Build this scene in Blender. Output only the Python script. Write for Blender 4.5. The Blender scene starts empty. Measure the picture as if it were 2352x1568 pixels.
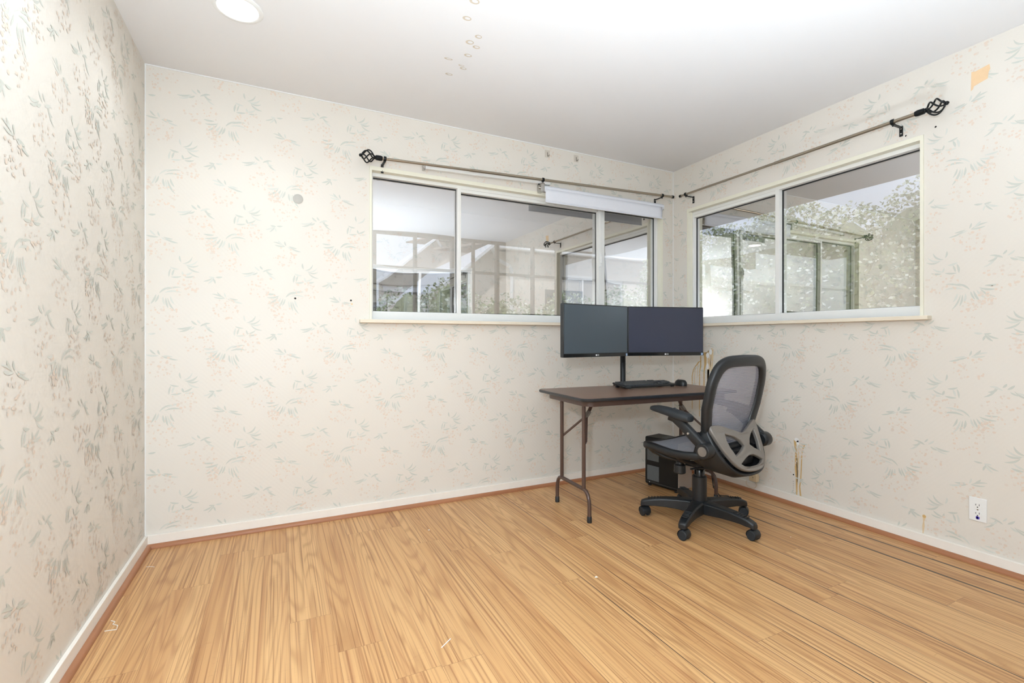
import bpy, bmesh, math, random
from mathutils import Vector, Matrix
from mathutils.geometry import tessellate_polygon
PI = math.pi
SC = bpy.context.scene
COL = SC.collection
RND = random.Random(7)

# ------------------------------------------------------------------ room numbers (metres)
XL, XR, YB, YF, ZC = -0.611, 2.940, 2.961, -0.15, 2.44
CAM = Vector((0, 0, 1.0548))

# ------------------------------------------------------------------ materials
def s2l(c):
    return tuple(((v/255)/12.92 if v/255 <= .04045 else ((v/255+.055)/1.055)**2.4) for v in c)

class NT:
    def __init__(self, name):
        self.m = bpy.data.materials.new(name); self.m.use_nodes = True
        self.t = self.m.node_tree
        self.b = self.t.nodes['Principled BSDF']
        self.out = self.t.nodes['Material Output']
    def n(self, typ, **kw):
        nd = self.t.nodes.new(typ)
        for k, v in kw.items():
            setattr(nd, k, v)
        return nd
    def l(self, a, b):
        self.t.links.new(a, b)
    def val(self, nd, idx, v):
        nd.inputs[idx].default_value = v
    def math(self, op, a, b=None, c=None):
        nd = self.n('ShaderNodeMath', operation=op)
        for i, v in enumerate((a, b, c)):
            if v is None: continue
            if isinstance(v, (int, float)): nd.inputs[i].default_value = v
            else: self.l(v, nd.inputs[i])
        return nd.outputs[0]
    def mix(self, fac, a, b, blend='MIX'):
        nd = self.n('ShaderNodeMix', data_type='RGBA', blend_type=blend)
        for sock, v in ((nd.inputs[0], fac), (nd.inputs[6], a), (nd.inputs[7], b)):
            if isinstance(v, (int, float)): sock.default_value = v
            elif isinstance(v, tuple): sock.default_value = (*v, 1)[:4]
            else: self.l(v, sock)
        return nd.outputs[2]
    def coords(self):
        return self.n('ShaderNodeTexCoord').outputs['Object']
    def noise(self, vec, scale, detail=3, rough=.5, dist=0.0):
        nd = self.n('ShaderNodeTexNoise')
        nd.inputs['Scale'].default_value = scale; nd.inputs['Detail'].default_value = detail
        nd.inputs['Roughness'].default_value = rough; nd.inputs['Distortion'].default_value = dist
        self.l(vec, nd.inputs['Vector'])
        return nd.outputs['Fac']
    def mapped(self, vec, scale=(1,1,1), rot=(0,0,0)):
        nd = self.n('ShaderNodeMapping'); nd.inputs['Scale'].default_value = scale; nd.inputs['Rotation'].default_value = rot
        self.l(vec, nd.inputs['Vector']); return nd.outputs[0]
    def ramp(self, fac, stops):
        nd = self.n('ShaderNodeValToRGB'); e = nd.color_ramp.elements
        while len(e) < len(stops): e.new(.5)
        for i, (p, c) in enumerate(stops):
            e[i].position = p; e[i].color = (*c, 1)
        self.l(fac, nd.inputs[0]); return nd.outputs[0]
    def bump(self, h, strength, dist=.001):
        nd = self.n('ShaderNodeBump'); nd.inputs['Strength'].default_value = strength; nd.inputs['Distance'].default_value = dist
        self.l(h, nd.inputs['Height']); self.l(nd.outputs[0], self.b.inputs['Normal'])
    def base(self, c):
        if isinstance(c, tuple): self.b.inputs['Base Color'].default_value = (*c, 1)
        else: self.l(c, self.b.inputs['Base Color'])
    def set(self, rough=.5, metal=0., spec=.5):
        self.b.inputs['Roughness'].default_value = rough; self.b.inputs['Metallic'].default_value = metal
        self.b.inputs['Specular IOR Level'].default_value = spec

def plain(name, rgb, rough=.5, metal=0., spec=.5, var=.06, nscale=30, bump=0., bscale=400):
    k = NT(name); co = k.coords(); c = s2l(rgb)
    f = k.noise(co, nscale, 3)
    k.base(k.mix(f, tuple(v*(1-var) for v in c), tuple(min(1, v*(1+var)) for v in c)))
    k.set(rough, metal, spec)
    if bump: k.bump(k.noise(co, bscale, 2), bump)
    return k.m

def wallpaper():
    k = NT('floral_wallpaper'); co = k.coords()
    f = k.noise(co, 1.3, 3); c = k.mix(f, s2l((229,222,211)), s2l((236,230,221)))
    f2 = k.noise(co, 260, 1); c = k.mix(k.math('MULTIPLY', f2, .10), c, s2l((205,196,184)))
    k.base(c); k.set(.46, 0, .35)
    w1 = k.n('ShaderNodeTexWave', wave_type='BANDS', bands_direction='DIAGONAL'); k.l(k.mapped(co), w1.inputs['Vector'])
    w1.inputs['Scale'].default_value = 26
    w2 = k.n('ShaderNodeTexWave', wave_type='BANDS', bands_direction='DIAGONAL'); k.l(k.mapped(co, (-1,-1,1)), w2.inputs['Vector'])
    w2.inputs['Scale'].default_value = 26
    k.bump(k.math('ADD', w1.outputs['Fac'], w2.outputs['Fac']), .10, .0008)
    return k.m

def floor_mat():
    k = NT('laminate_planks'); co = k.coords()
    sep = k.n('ShaderNodeSeparateXYZ'); k.l(co, sep.inputs[0])
    X, Y = sep.outputs[0], sep.outputs[1]
    PW, PL = .146, 1.21
    xs = k.math('DIVIDE', k.math('SUBTRACT', X, 1.345), PW)
    i = k.math('FLOOR', xs); fx = k.math('FRACT', xs)
    wn = k.n('ShaderNodeTexWhiteNoise', noise_dimensions='1D'); k.l(i, wn.inputs['W']); r1 = wn.outputs['Value']
    ys = k.math('ADD', k.math('DIVIDE', Y, PL), k.math('MULTIPLY', r1, 7.3))
    j = k.math('FLOOR', ys); fy = k.math('FRACT', ys)
    cb = k.n('ShaderNodeCombineXYZ'); k.l(i, cb.inputs[0]); k.l(j, cb.inputs[1])
    wn2 = k.n('ShaderNodeTexWhiteNoise', noise_dimensions='2D'); k.l(cb.outputs[0], wn2.inputs['Vector']); r2 = wn2.outputs['Value']
    # printed strips: each board carries two printed strips of different tone
    i2 = k.math('FLOOR', k.math('MULTIPLY', xs, 2.0)); 
    cb2 = k.n('ShaderNodeCombineXYZ'); k.l(i2, cb2.inputs[0]); k.l(j, cb2.inputs[1]); cb2.inputs[2].default_value = 3.1
    wn3 = k.n('ShaderNodeTexWhiteNoise', noise_dimensions='3D'); k.l(cb2.outputs[0], wn3.inputs['Vector']); r3 = wn3.outputs['Value']
    # grain coordinates
    gv = k.n('ShaderNodeCombineXYZ')
    k.l(k.math('ADD', X, k.math('MULTIPLY', r2, 13.0)), gv.inputs[0])
    k.l(k.math('ADD', Y, k.math('MULTIPLY', r2, 31.0)), gv.inputs[1]); k.l(k.math('MULTIPLY', r3, 5.0), gv.inputs[2])
    g = gv.outputs[0]
    low = k.noise(k.mapped(g, (5.5, .42, 1)), 1.0, 1.5, .45, .25)
    rings = k.math('SINE', k.math('MULTIPLY', low, 150.0))
    rings = k.math('POWER', k.math('ADD', k.math('MULTIPLY', rings, .5), .5), 3.0)
    fine = k.noise(k.mapped(g, (125, .75, 1)), 1.0, 3, .65)
    med = k.noise(k.mapped(g, (46, .7, 1)), 1.0, 3, .55)
    tone = k.noise(k.mapped(g, (14, .5, 1)), 1.0, 2, .5)
    spk = k.noise(k.mapped(g, (20, 110, 1)), 1.0, 2, .6)
    base = k.mix(k.math('ADD', k.math('MULTIPLY', r3, .55), k.math('MULTIPLY', tone, .45)), s2l((194,144,94)), s2l((225,182,128)))
    up = lambda f, t, g_: k.math('MINIMUM', k.math('MULTIPLY', k.math('MAXIMUM', k.math('SUBTRACT', f, t), 0.0), g_), 1.0)
    c = k.mix(k.math('MULTIPLY', rings, .36), base, s2l((152,101,60)))
    c = k.mix(k.math('MULTIPLY', up(fine, .52, 9.0), .68), c, s2l((140,90,52)))
    c = k.mix(k.math('MULTIPLY', up(med, .50, 6.0), .40), c, s2l((176,122,80)))
    c = k.mix(k.math('MULTIPLY', up(fine, -.0, 1.0), .0), c, s2l((232,196,146)))
    c = k.mix(k.math('MULTIPLY', up(spk, .64, 5.0), .30), c, s2l((140,92,56)))
    # seams
    dx = k.math('MULTIPLY', k.math('MINIMUM', fx, k.math('SUBTRACT', 1.0, fx)), PW)
    sx = k.math('FLOOR', k.math('ADD', xs, .5))          # seam index
    cs = k.n('ShaderNodeCombineXYZ'); k.l(k.math('MULTIPLY', sx, 3.7), cs.inputs[0]); k.l(k.math('MULTIPLY', Y, .55), cs.inputs[1])
    gapn = k.noise(cs.outputs[0], 1.0, 1)
    right = k.math('MINIMUM', k.math('MAXIMUM', k.math('MULTIPLY', k.math('SUBTRACT', X, .75), .8), 0.0), 1.0)
    wgap = k.math('MULTIPLY', k.math('MULTIPLY', k.math('MAXIMUM', k.math('SUBTRACT', gapn, .43), 0.0), right), .026)
    wide = k.math('ADD', 1.0, k.math('MULTIPLY', k.math('GREATER_THAN', X, 2.42), 1.6))
    wgap = k.math('ADD', k.math('MULTIPLY', k.math('MINIMUM', wgap, .0024), wide), .00025)
    seam = k.math('LESS_THAN', dx, wgap)
    dy = k.math('MULTIPLY', k.math('MINIMUM', fy, k.math('SUBTRACT', 1.0, fy)), PL)
    seamy = k.math('LESS_THAN', dy, .0007)
    c = k.mix(k.math('MULTIPLY', seamy, .55), c, s2l((110,74,46)))
    c = k.mix(k.math('MULTIPLY', seam, .9), c, s2l((52,44,42)))
    k.base(c); k.set(.36, 0, .35)
    k.bump(k.math('SUBTRACT', fine, k.math('MULTIPLY', seam, 2.0)), .08, .0006)
    return k.m

def wood(name, a, b, axis=0, rough=.45, freq=60):
    k = NT(name); co = k.coords()
    sc = [freq, freq, freq]; sc[axis] = 2.5
    f = k.noise(k.mapped(co, tuple(sc)), 1.0, 4, .6)
    k.base(k.mix(f, s2l(a), s2l(b))); k.set(rough, 0, .4)
    return k.m

def glass_mat(name, wav, seed):
    k = NT(name); co = k.coords()
    k.t.nodes.remove(k.b)
    tr = k.n('ShaderNodeBsdfTransparent'); tr.inputs[0].default_value = (.80,.84,.86,1)
    gl = k.n('ShaderNodeBsdfGlossy'); gl.inputs['Roughness'].default_value = 0.0; gl.inputs[0].default_value = (1.0,.985,.97,1)
    mp = k.n('ShaderNodeMapping'); mp.inputs['Location'].default_value = (seed*3.7, seed*1.3, seed); k.l(co, mp.inputs['Vector'])
    h = k.noise(mp.outputs[0], 1.5, 0, .4)
    bp = k.n('ShaderNodeBump'); bp.inputs['Strength'].default_value = 1.0; bp.inputs['Distance'].default_value = wav
    k.l(h, bp.inputs['Height']); k.l(bp.outputs[0], gl.inputs['Normal'])
    mx = k.n('ShaderNodeMixShader'); mx.inputs[0].default_value = .56
    k.l(tr.outputs[0], mx.inputs[1]); k.l(gl.outputs[0], mx.inputs[2]); k.l(mx.outputs[0], k.out.inputs[0])
    return k.m

def clear_mat():
    k = NT('glass_back_face'); k.t.nodes.remove(k.b)
    tr = k.n('ShaderNodeBsdfTransparent'); tr.inputs[0].default_value = (.98,.99,.99,1); k.l(tr.outputs[0], k.out.inputs[0])
    return k.m

def mesh_fabric(name, rgb, dens, alpha):
    k = NT(name); co = k.coords()
    sep = k.n('ShaderNodeSeparateXYZ'); k.l(co, sep.inputs[0])
    row = k.math('MULTIPLY', sep.outputs[2] if dens[2] else sep.outputs[1], dens[1])
    sh = k.math('MULTIPLY', k.math('FLOOR', row), .5)
    a = k.math('ABSOLUTE', k.math('SUBTRACT', k.math('FRACT', k.math('ADD', k.math('MULTIPLY', sep.outputs[0], dens[0]), sh)), .5))
    b = k.math('ABSOLUTE', k.math('SUBTRACT', k.math('FRACT', row), .5))
    hole = k.math('MULTIPLY', k.math('LESS_THAN', a, .33), k.math('LESS_THAN', b, .26))
    k.base(s2l(rgb)); k.set(.6, 0, .3)
    tr = k.n('ShaderNodeBsdfTransparent')
    mx = k.n('ShaderNodeMixShader'); k.l(k.math('MULTIPLY', hole, alpha), mx.inputs[0])
    k.l(k.b.outputs[0], mx.inputs[1]); k.l(tr.outputs[0], mx.inputs[2]); k.l(mx.outputs[0], k.out.inputs[0])
    return k.m

def emis(name, rgb, s):
    k = NT(name); k.base((.9,.9,.9)); k.b.inputs['Emission Color'].default_value = (*rgb, 1); k.b.inputs['Emission Strength'].default_value = s
    return k.m

M = {}
M['paper'] = wallpaper()
M['leaf_a'] = plain('wallpaper_leaf_print', (208,209,199), .5, 0, .35)
M['leaf_b'] = plain('wallpaper_pale_leaf_print', (218,218,209), .5, 0, .35)
M['leaf_c'] = plain('wallpaper_stem_print', (214,209,196), .5, 0, .35)
M['bloom_a'] = plain('wallpaper_peach_blossom_print', (229,212,196), .5, 0, .35)
M['bloom_b'] = plain('wallpaper_beige_blossom_print', (227,216,204), .5, 0, .35)
M['stain'] = plain('dried_drip_stain', (214,178,120), .5, 0, .3, .15, 40)
M['stain_pale'] = plain('faded_drip_stain', (226,202,164), .5, 0, .3, .1, 40)
M['scrape'] = plain('scraped_plaster', (243,242,240), .7, 0, .2)
M['torn'] = plain('bare_backing_board', (238,205,164), .8, 0, .2, .05, 60)
M['hole'] = plain('screw_hole_black', (30,26,24), .9)
M['ceil'] = plain('ceiling_paint', (238,237,237), .75, 0, .2, .02, 2.0, .12, 90)
M['ceil_stain'] = plain('ceiling_water_mark', (214,202,184), .8, 0, .2, .12, 60)
M['floor'] = floor_mat()
M['base_white'] = plain('white_baseboard_paint', (247,240,230), .5, 0, .4, .03, 25)
M['shoe'] = wood('brown_shoe_moulding', (150,98,66), (180,124,88), 1, .4)
M['shoe_x'] = wood('brown_shoe_moulding_grain', (150,98,66), (180,124,88), 0, .4)
M['trim'] = plain('cream_window_trim', (240,236,218), .5, 0, .4, .03, 20)
M['sill'] = plain('cream_sill_paint', (236,224,204), .5, 0, .4, .03, 20)
M['alu'] = plain('white_aluminium', (240,239,235), .32, .0, .5, .02, 20)
M['gasket'] = plain('black_glazing_gasket', (30,32,34), .6)
M['clear'] = clear_mat()
M['black'] = plain('black_plastic', (25,28,31), .42, 0, .5, .08, 60, .15, 900)
M['black_soft'] = plain('black_padding', (37,41,45), .6, 0, .4, .06, 60, .2, 700)
M['black_gloss'] = plain('gloss_black_plastic', (14,16,19), .18)
M['black_steel'] = plain('matt_black_steel', (28,31,34), .42, .3)
M['iron'] = plain('black_wrought_iron', (26,29,31), .38, .5)
M['nickel'] = plain('brushed_nickel_rod', (168,158,142), .3, .9, .5, .06, 50)
M['grey_plastic'] = plain('warm_grey_plastic', (130,124,118), .36, .35, .5, .03, 40)
M['chrome'] = plain('satin_silver', (190,188,184), .25, .9)
M['wire'] = plain('pale_spring_wire', (196,204,204), .35, .5)
M['brown_steel'] = plain('brown_enamelled_steel', (82,62,54), .32, .1, .5, .06, 40)
M['walnut'] = wood('walnut_laminate', (98,72,58), (128,96,78), 0, .3, 45)
M['edge_black'] = plain('black_vinyl_edge', (38,42,47), .3)
M['screen'] = plain('monitor_screen_off', (66,76,84), .34, 0, .45, .05, 300)
M['screen_b'] = plain('monitor_screen_tinted', (56,59,74), .36, 0, .4, .05, 300)
M['white'] = plain('white_plastic', (242,242,240), .4, 0, .5, .01)
M['white_logo'] = plain('white_print', (235,235,235), .5)
M['sticker'] = plain('blue_grey_sticker', (150,170,200), .4)
M['ivory'] = plain('ivory_plastic', (226,205,170), .5, 0, .4, .02)
M['purple'] = plain('purple_residue', (84,66,190), .5, 0, .4, .4, 120)
M['slot'] = plain('dark_slot', (60,56,52), .8)
M['blind'] = plain('white_roller_fabric', (236,238,246), .7, 0, .3, .02, 40, .1, 600)
M['putty'] = plain('grey_cover_plate', (190,186,178), .5, 0, .4)
M['pad'] = plain('clear_adhesive_pad', (212,203,190), .3, 0, .5, .05, 80)
M['hookm'] = plain('dull_hook_metal', (120,110,98), .4, .4)
M['pc_black'] = plain('black_case_steel', (15,18,19), .45, 0, .35, .05)
M['pc_mesh'] = plain('grey_vent_mesh', (92,96,98), .6, 0, .4, .5, 420)
M['pc_back'] = plain('bare_case_steel', (182,170,160), .4, .3, .5, .04)
M['key'] = plain('black_keycap', (58,62,66), .45)
M['plastic_film'] = plain('crumpled_clear_film', (205,208,206), .2, .2, .7, .5, 60, 1.0, 70)
M['paper_scrap'] = plain('white_scrap', (245,243,238), .7)
M['mirror'] = plain('mirror_glass', (215,220,222), .02, 1.0, .5, .0)
M['stucco'] = plain('beige_stucco', (226,214,202), .85, 0, .2, .05, 30)
M['fascia'] = plain('pale_fascia', (226,224,226), .6)
M['white_wall'] = plain('white_outdoor_wall', (240,242,245), .8, 0, .2, .03, 6)
M['roofing'] = plain('brown_roof_shingle', (150,132,122), .9, 0, .2, .2, 40)
M['patio_wood'] = plain('brown_patio_timber', (128,112,98), .7, 0, .3, .08, 20)
M['patio_floor'] = plain('patio_concrete', (190,186,180), .9, 0, .2, .06, 8)
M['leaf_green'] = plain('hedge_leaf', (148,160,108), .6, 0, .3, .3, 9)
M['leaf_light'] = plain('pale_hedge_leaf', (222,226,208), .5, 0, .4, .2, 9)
M['bush_core'] = plain('hedge_core_green', (140,148,112), .9, 0, .1, .3, 6)  # dull green of the lumps under the leaves
M['lamp'] = emis('lamp_lens', (1.0,.99,.96), 14.0)

# ------------------------------------------------------------------ mesh helpers
class MB:
    def __init__(self):
        self.v = []; self.f = []; self.mi = []
    def add(self, vs, fs, mi=0):
        o = len(self.v); self.v += [Vector(p) for p in vs]
        for f in fs:
            self.f.append([a+o for a in f]); self.mi.append(mi)
        return self
    def box(self, lo, hi, mi=0, mat=None):
        x0,y0,z0 = lo; x1,y1,z1 = hi
        vs = [Vector(p) for p in ((x0,y0,z0),(x1,y0,z0),(x1,y1,z0),(x0,y1,z0),(x0,y0,z1),(x1,y0,z1),(x1,y1,z1),(x0,y1,z1))]
        if mat is not None: vs = [mat @ p for p in vs]
        return self.add(vs, [(0,3,2,1),(4,5,6,7),(0,1,5,4),(1,2,6,5),(2,3,7,6),(3,0,4,7)], mi)
    def ring(self, rings, closed=False, cap=True, mi=0):
        n = len(rings[0]); vs = [p for r in rings for p in r]; fs = []
        m = len(rings)
        for a in range(m if closed else m-1):
            b = (a+1) % m
            for q in range(n):
                q2 = (q+1) % n
                fs.append((a*n+q, a*n+q2, b*n+q2, b*n+q))
        if cap and not closed:
            fs.append(tuple(reversed(range(n)))); fs.append(tuple((m-1)*n+q for q in range(n)))
        return self.add(vs, fs, mi)
    def tube(self, path, r, seg=10, closed=False, mi=0):
        P = [Vector(p) for p in path]; n = len(P); rs = r if isinstance(r, (list, tuple)) else [r]*n
        T = []
        for i in range(n):
            a = P[(i-1) % n] if (closed or i > 0) else P[i]; b = P[(i+1) % n] if (closed or i < n-1) else P[i]
            T.append((b-a).normalized())
        up = Vector((0,0,1)) if abs(T[0].z) < .9 else Vector((1,0,0))
        N = (up - T[0]*up.dot(T[0])).normalized(); rings = []
        for i in range(n):
            N = (N - T[i]*N.dot(T[i])).normalized(); B = T[i].cross(N)
            rings.append([P[i] + (N*math.cos(2*PI*q/seg) + B*math.sin(2*PI*q/seg))*rs[i] for q in range(seg)])
        return self.ring(rings, closed, True, mi)
    def cyl(self, a, b, r, r2=None, seg=20, mi=0):
        return self.tube([a, b], [r, r if r2 is None else r2], seg, False, mi)
    def sweep(self, path, nrm, a, b, closed=True, seg=12, pw=2.0, mi=0):
        # section: a along in-plane side, b along nrm
        P = [Vector(p) for p in path]; n = len(P); rings = []
        for i in range(n):
            p0 = P[(i-1) % n] if (closed or i > 0) else P[i]; p1 = P[(i+1) % n] if (closed or i < n-1) else P[i]
            T = (p1-p0).normalized(); N = Vector(nrm); N = (N - T*N.dot(T)).normalized(); S = T.cross(N)
            aa = a[i] if isinstance(a, list) else a; bb = b[i] if isinstance(b, list) else b
            rr = []
            for q in range(seg):
                t = 2*PI*q/seg + PI/seg; c, s = math.cos(t), math.sin(t)
                c = math.copysign(abs(c)**(2/pw), c); s = math.copysign(abs(s)**(2/pw), s)
                rr.append(P[i] + S*aa*c + N*bb*s)
            rings.append(rr)
        return self.ring(rings, closed, True, mi)
    def lathe(self, prof, origin=(0,0,0), axis='z', seg=24, mi=0):
        rings = []; o = Vector(origin)
        for r, h in prof:
            r = max(r, 1e-5); rr = []
            for q in range(seg):
                t = 2*PI*q/seg; c, s = r*math.cos(t), r*math.sin(t)
                rr.append(o + (Vector((c,s,h)) if axis == 'z' else Vector((h,c,s)) if axis == 'x' else Vector((s,h,c))))
            rings.append(rr)
        return self.ring(rings, False, True, mi)
    def prism(self, poly, z0, z1, mat=None, mi=0):
        n = len(poly); vs = [Vector((x,y,z0)) for x,y in poly]+[Vector((x,y,z1)) for x,y in poly]
        if mat is not None: vs = [mat @ p for p in vs]
        fs = [(q,(q+1)%n,n+(q+1)%n,n+q) for q in range(n)]
        fs += [tuple(reversed(range(n))), tuple(range(n,2*n))]
        return self.add(vs, fs, mi)
    def grid(self, fn, nu, nv, mi=0):
        vs = [fn(u/nu, v/nv) for v in range(nv+1) for u in range(nu+1)]
        fs = [(v*(nu+1)+u, v*(nu+1)+u+1, (v+1)*(nu+1)+u+1, (v+1)*(nu+1)+u) for v in range(nv) for u in range(nu)]
        return self.add(vs, fs, mi)
    def build(self, name, mat, parent=None, bevel=0., smooth=True, seg=2, solid=0., recalc=True, loc=None, ang=40):
        me = bpy.data.meshes.new(name); me.from_pydata([tuple(p) for p in self.v], [], self.f)
        mats = mat if isinstance(mat, list) else [mat]
        for x in mats: me.materials.append(M[x])
        for p, x in zip(me.polygons, self.mi): p.material_index = x
        if recalc:
            bm = bmesh.new(); bm.from_mesh(me); bmesh.ops.recalc_face_normals(bm, faces=bm.faces); bm.to_mesh(me); bm.free()
        if smooth:
            me.polygons.foreach_set('use_smooth', [True]*len(me.polygons))
            me.set_sharp_from_angle(angle=math.radians(ang))
        o = bpy.data.objects.new(name, me); COL.objects.link(o)
        if parent is not None: o.parent = parent
        if loc is not None: o.location = loc
        if solid:
            md = o.modifiers.new('s', 'SOLIDIFY'); md.thickness = solid; md.offset = 0
        if bevel:
            md = o.modifiers.new('b', 'BEVEL'); md.width = bevel; md.segments = seg; md.limit_method = 'ANGLE'; md.angle_limit = math.radians(35)
            md.harden_normals = False
        return o

def tag(o, label, cat, group=None):
    o['label'] = label; o['category'] = cat
    if group: o['group'] = group
    return o
def thing(name, label, cat, loc=(0,0,0), rz=0., group=None):
    o = bpy.data.objects.new(name, None); o.empty_display_size = .05; COL.objects.link(o)
    o.location = loc; o.rotation_euler = (0,0,rz)
    return tag(o, label, cat, group)
def struct(o):
    o['kind'] = 'structure'; return o
def struct_empty(name, loc=(0,0,0)):
    o = bpy.data.objects.new(name, None); o.empty_display_size = .05; COL.objects.link(o); o.location = loc
    o['kind'] = 'structure'; return o
def copy_tree(o, parent=None):
    c = o.copy(); COL.objects.link(c)
    if parent is not None: c.parent = parent
    for ch in list(o.children): copy_tree(ch, c)
    return c
def slab2d(name, outlines, th, bev, mat, parent, m4):
    cu = bpy.data.curves.new('tmp', 'CURVE'); cu.dimensions = '2D'; cu.fill_mode = 'BOTH'
    cu.extrude = max(th/2-bev, 0.0001); cu.bevel_depth = bev; cu.bevel_resolution = 2; cu.offset = -bev
    for pts, smooth in outlines:
        if smooth:
            sp = cu.splines.new('NURBS'); sp.points.add(len(pts)-1)
            for q, (x, y) in enumerate(pts): sp.points[q].co = (x, y, 0, 1)
            sp.order_u = 3; sp.use_cyclic_u = True; sp.resolution_u = 4
        else:
            sp = cu.splines.new('POLY'); sp.points.add(len(pts)-1)
            for q, (x, y) in enumerate(pts): sp.points[q].co = (x, y, 0, 1)
            sp.use_cyclic_u = True
    t = bpy.data.objects.new('tmp', cu); COL.objects.link(t)
    dg = bpy.context.evaluated_depsgraph_get(); me = bpy.data.meshes.new_from_object(t.evaluated_get(dg))
    bpy.data.objects.remove(t); bpy.data.curves.remove(cu)
    me.transform(m4); me.materials.clear(); me.materials.append(M[mat])
    me.polygons.foreach_set('use_smooth', [True]*len(me.polygons)); me.set_sharp_from_angle(angle=math.radians(35))
    me.name = name
    o = bpy.data.objects.new(name, me); COL.objects.link(o); o.parent = parent
    return o
def text_mesh(name, body, size, mat, parent, m4, ext=.0003):
    cu = bpy.data.curves.new('tmp', 'FONT'); cu.body = body; cu.size = size; cu.extrude = ext; cu.align_x = 'CENTER'; cu.align_y = 'CENTER'
    t = bpy.data.objects.new('tmp', cu); COL.objects.link(t)
    dg = bpy.context.evaluated_depsgraph_get(); me = bpy.data.meshes.new_from_object(t.evaluated_get(dg))
    bpy.data.objects.remove(t); bpy.data.curves.remove(cu)
    me.transform(m4); me.materials.clear(); me.materials.append(M[mat]); me.name = name
    o = bpy.data.objects.new(name, me); COL.objects.link(o); o.parent = parent
    return o

# ------------------------------------------------------------------ wallpaper print (part of each wall's own mesh)
# leaf = (x0, y0, x1, y1, bend) in 1/1308 m
MOT = {
 'A': [(-35,8,-112,-6,.16),(-40,0,-108,-52,.2),(-22,-5,-70,-62,.15),(-8,-10,-36,-72,.1),(6,-12,-14,-62,.1),(30,-25,38,-78,-.1),(45,-30,58,-98,-.1),
       (55,-30,96,-118,-.15),(70,-20,92,-72,-.15),(10,0,72,42,.2),(50,25,128,44,.15),(40,5,132,8,.22),(-60,20,-120,22,.1)],
 'B': [(-8,0,-82,26,-.12),(-20,6,-52,40,.1),(2,4,-8,36,.1),(-5,-2,-72,4,.1),(12,-5,64,-22,-.1),(32,-10,102,-34,-.12),(22,0,74,-10,-.1)],
 'C': [(-40,-2,-112,-16,.2),(-30,2,-100,-36,.25),(-12,-4,-46,-22,.1),(28,6,78,22,.2),(50,20,104,-44,-.3),(42,12,86,-12,-.3),(20,2,60,18,.15),(0,10,-32,38,.1),(20,20,2,44,.1)],
 'D': [(-30,20,-38,62,.15),(-20,10,34,58,-.35),(-10,4,64,34,-.35),(0,0,70,2,-.3),(5,-8,74,-44,-.25),(-42,-30,-92,-18,.15),(-88,-28,-98,-84,-.1),(-68,-34,-80,-76,-.1),
       (-20,-70,34,-44,-.2),(-28,-78,-86,-84,.12),(-10,-80,44,-72,-.15),(-14,-74,-24,-44,.1)],
 'E': [(0,0,-52,-24,.15),(10,4,-26,-40,.12),(20,8,60,12,-.12),(4,-2,18,-36,.1),(14,5,-20,8,.1)],
}
PLACE = [('A',470,440),('B',860,460),('C',690,660),('D',630,245),('E',400,720)]
BLOOM = [('A',20,-150,95,95),('B',0,-75,85,75),('C',20,-110,100,85),('D',-10,-140,85,75),('A',-70,-60,40,50)]
def leaf_poly(x0,y0,x1,y1,bend,w):
    dx,dy = x1-x0,y1-y0; L = math.hypot(dx,dy); nx,ny = -dy/L,dx/L; a=[];b=[]
    for q in range(6):
        t = q/5; off = bend*L*4*t*(1-t)*.5
        ww = w*(math.sin(PI*min(1,max(0,t*.92+.04)))**.8)*.5
        cx,cy = x0+dx*t+nx*off, y0+dy*t+ny*off
        a.append((cx+nx*ww,cy+ny*ww)); b.append((cx-nx*ww,cy-ny*ww))
    return a,b
def add_print(mb, s0, s1, z0, z1, P, holes, seed):
    """P(s,z,d) maps wall coordinates to space, d = distance off the wall into the room."""
    rnd = random.Random(seed); U = 1/1308
    A1, A2 = (380*U, 395*U), (-380*U, 395*U)
    def inside(x, z, m=.0):
        if x < s0+m or x > s1-m or z < z0+m or z > z1-m: return False
        for h in holes:
            if h[0]-.01 < x < h[1]+.01 and h[2]-.01 < z < h[3]+.01: return False
        return True
    D = .0004
    for i in range(-16, 17):
        for j in range(-16, 17):
            ox, oz = .05+s0+i*A1[0]+j*A2[0], .08+i*A1[1]+j*A2[1]
            if not (s0-.5 < ox < s1+.5 and z0-.6 < oz < z1+.3): continue
            pos = {}; dd = 0.0; cell = ((i-j) % 3)*.0003
            dd = cell
            for nme, px, py in PLACE:
                cx, cz = ox+(px-470)*U, oz-(py-440)*U; pos[nme] = (cx, cz)
                for q, lf in enumerate(MOT[nme]):
                    w = 9.5+rnd.random()*4
                    a, b = leaf_poly(*lf, w)
                    pts = [(cx+p[0]*U, cz+p[1]*U) for p in a+b]
                    if not all(inside(*p) for p in pts): continue
                    dd += .000006
                    vs = [P(x, z, D+dd) for x, z in pts]
                    mi = 1 if (q*7+i+j) % 3 else 2
                    mb.add(vs, [(k, k+1, 6+k+1, 6+k) for k in range(5)], mi)
            for nme, bx, bz, hw, hh in BLOOM:
                cx, cz = pos[nme][0]+bx*U, pos[nme][1]+bz*U
                for q in range(34):
                    ang = rnd.random()*2*PI; rr = math.sqrt(rnd.random())
                    px, pz = cx+math.cos(ang)*rr*hw*U, cz+math.sin(ang)*rr*hh*U
                    r = (4.2+rnd.random()*4.2)*U; e = .6+rnd.random()*.8; t0 = rnd.random()*6
                    if not inside(px, pz, .008): continue
                    dd += .0000012
                    vs = [P(px+r*math.cos(t0+k*2*PI/6)*e, pz+r*math.sin(t0+k*2*PI/6), D+dd) for k in range(6)]
                    mb.add(vs, [tuple(range(6))], 4 if q % 3 else 5)
PAPER = ['paper','leaf_a','leaf_b','leaf_c','bloom_a','bloom_b','stain','stain_pale','scrape','torn','hole']
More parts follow.
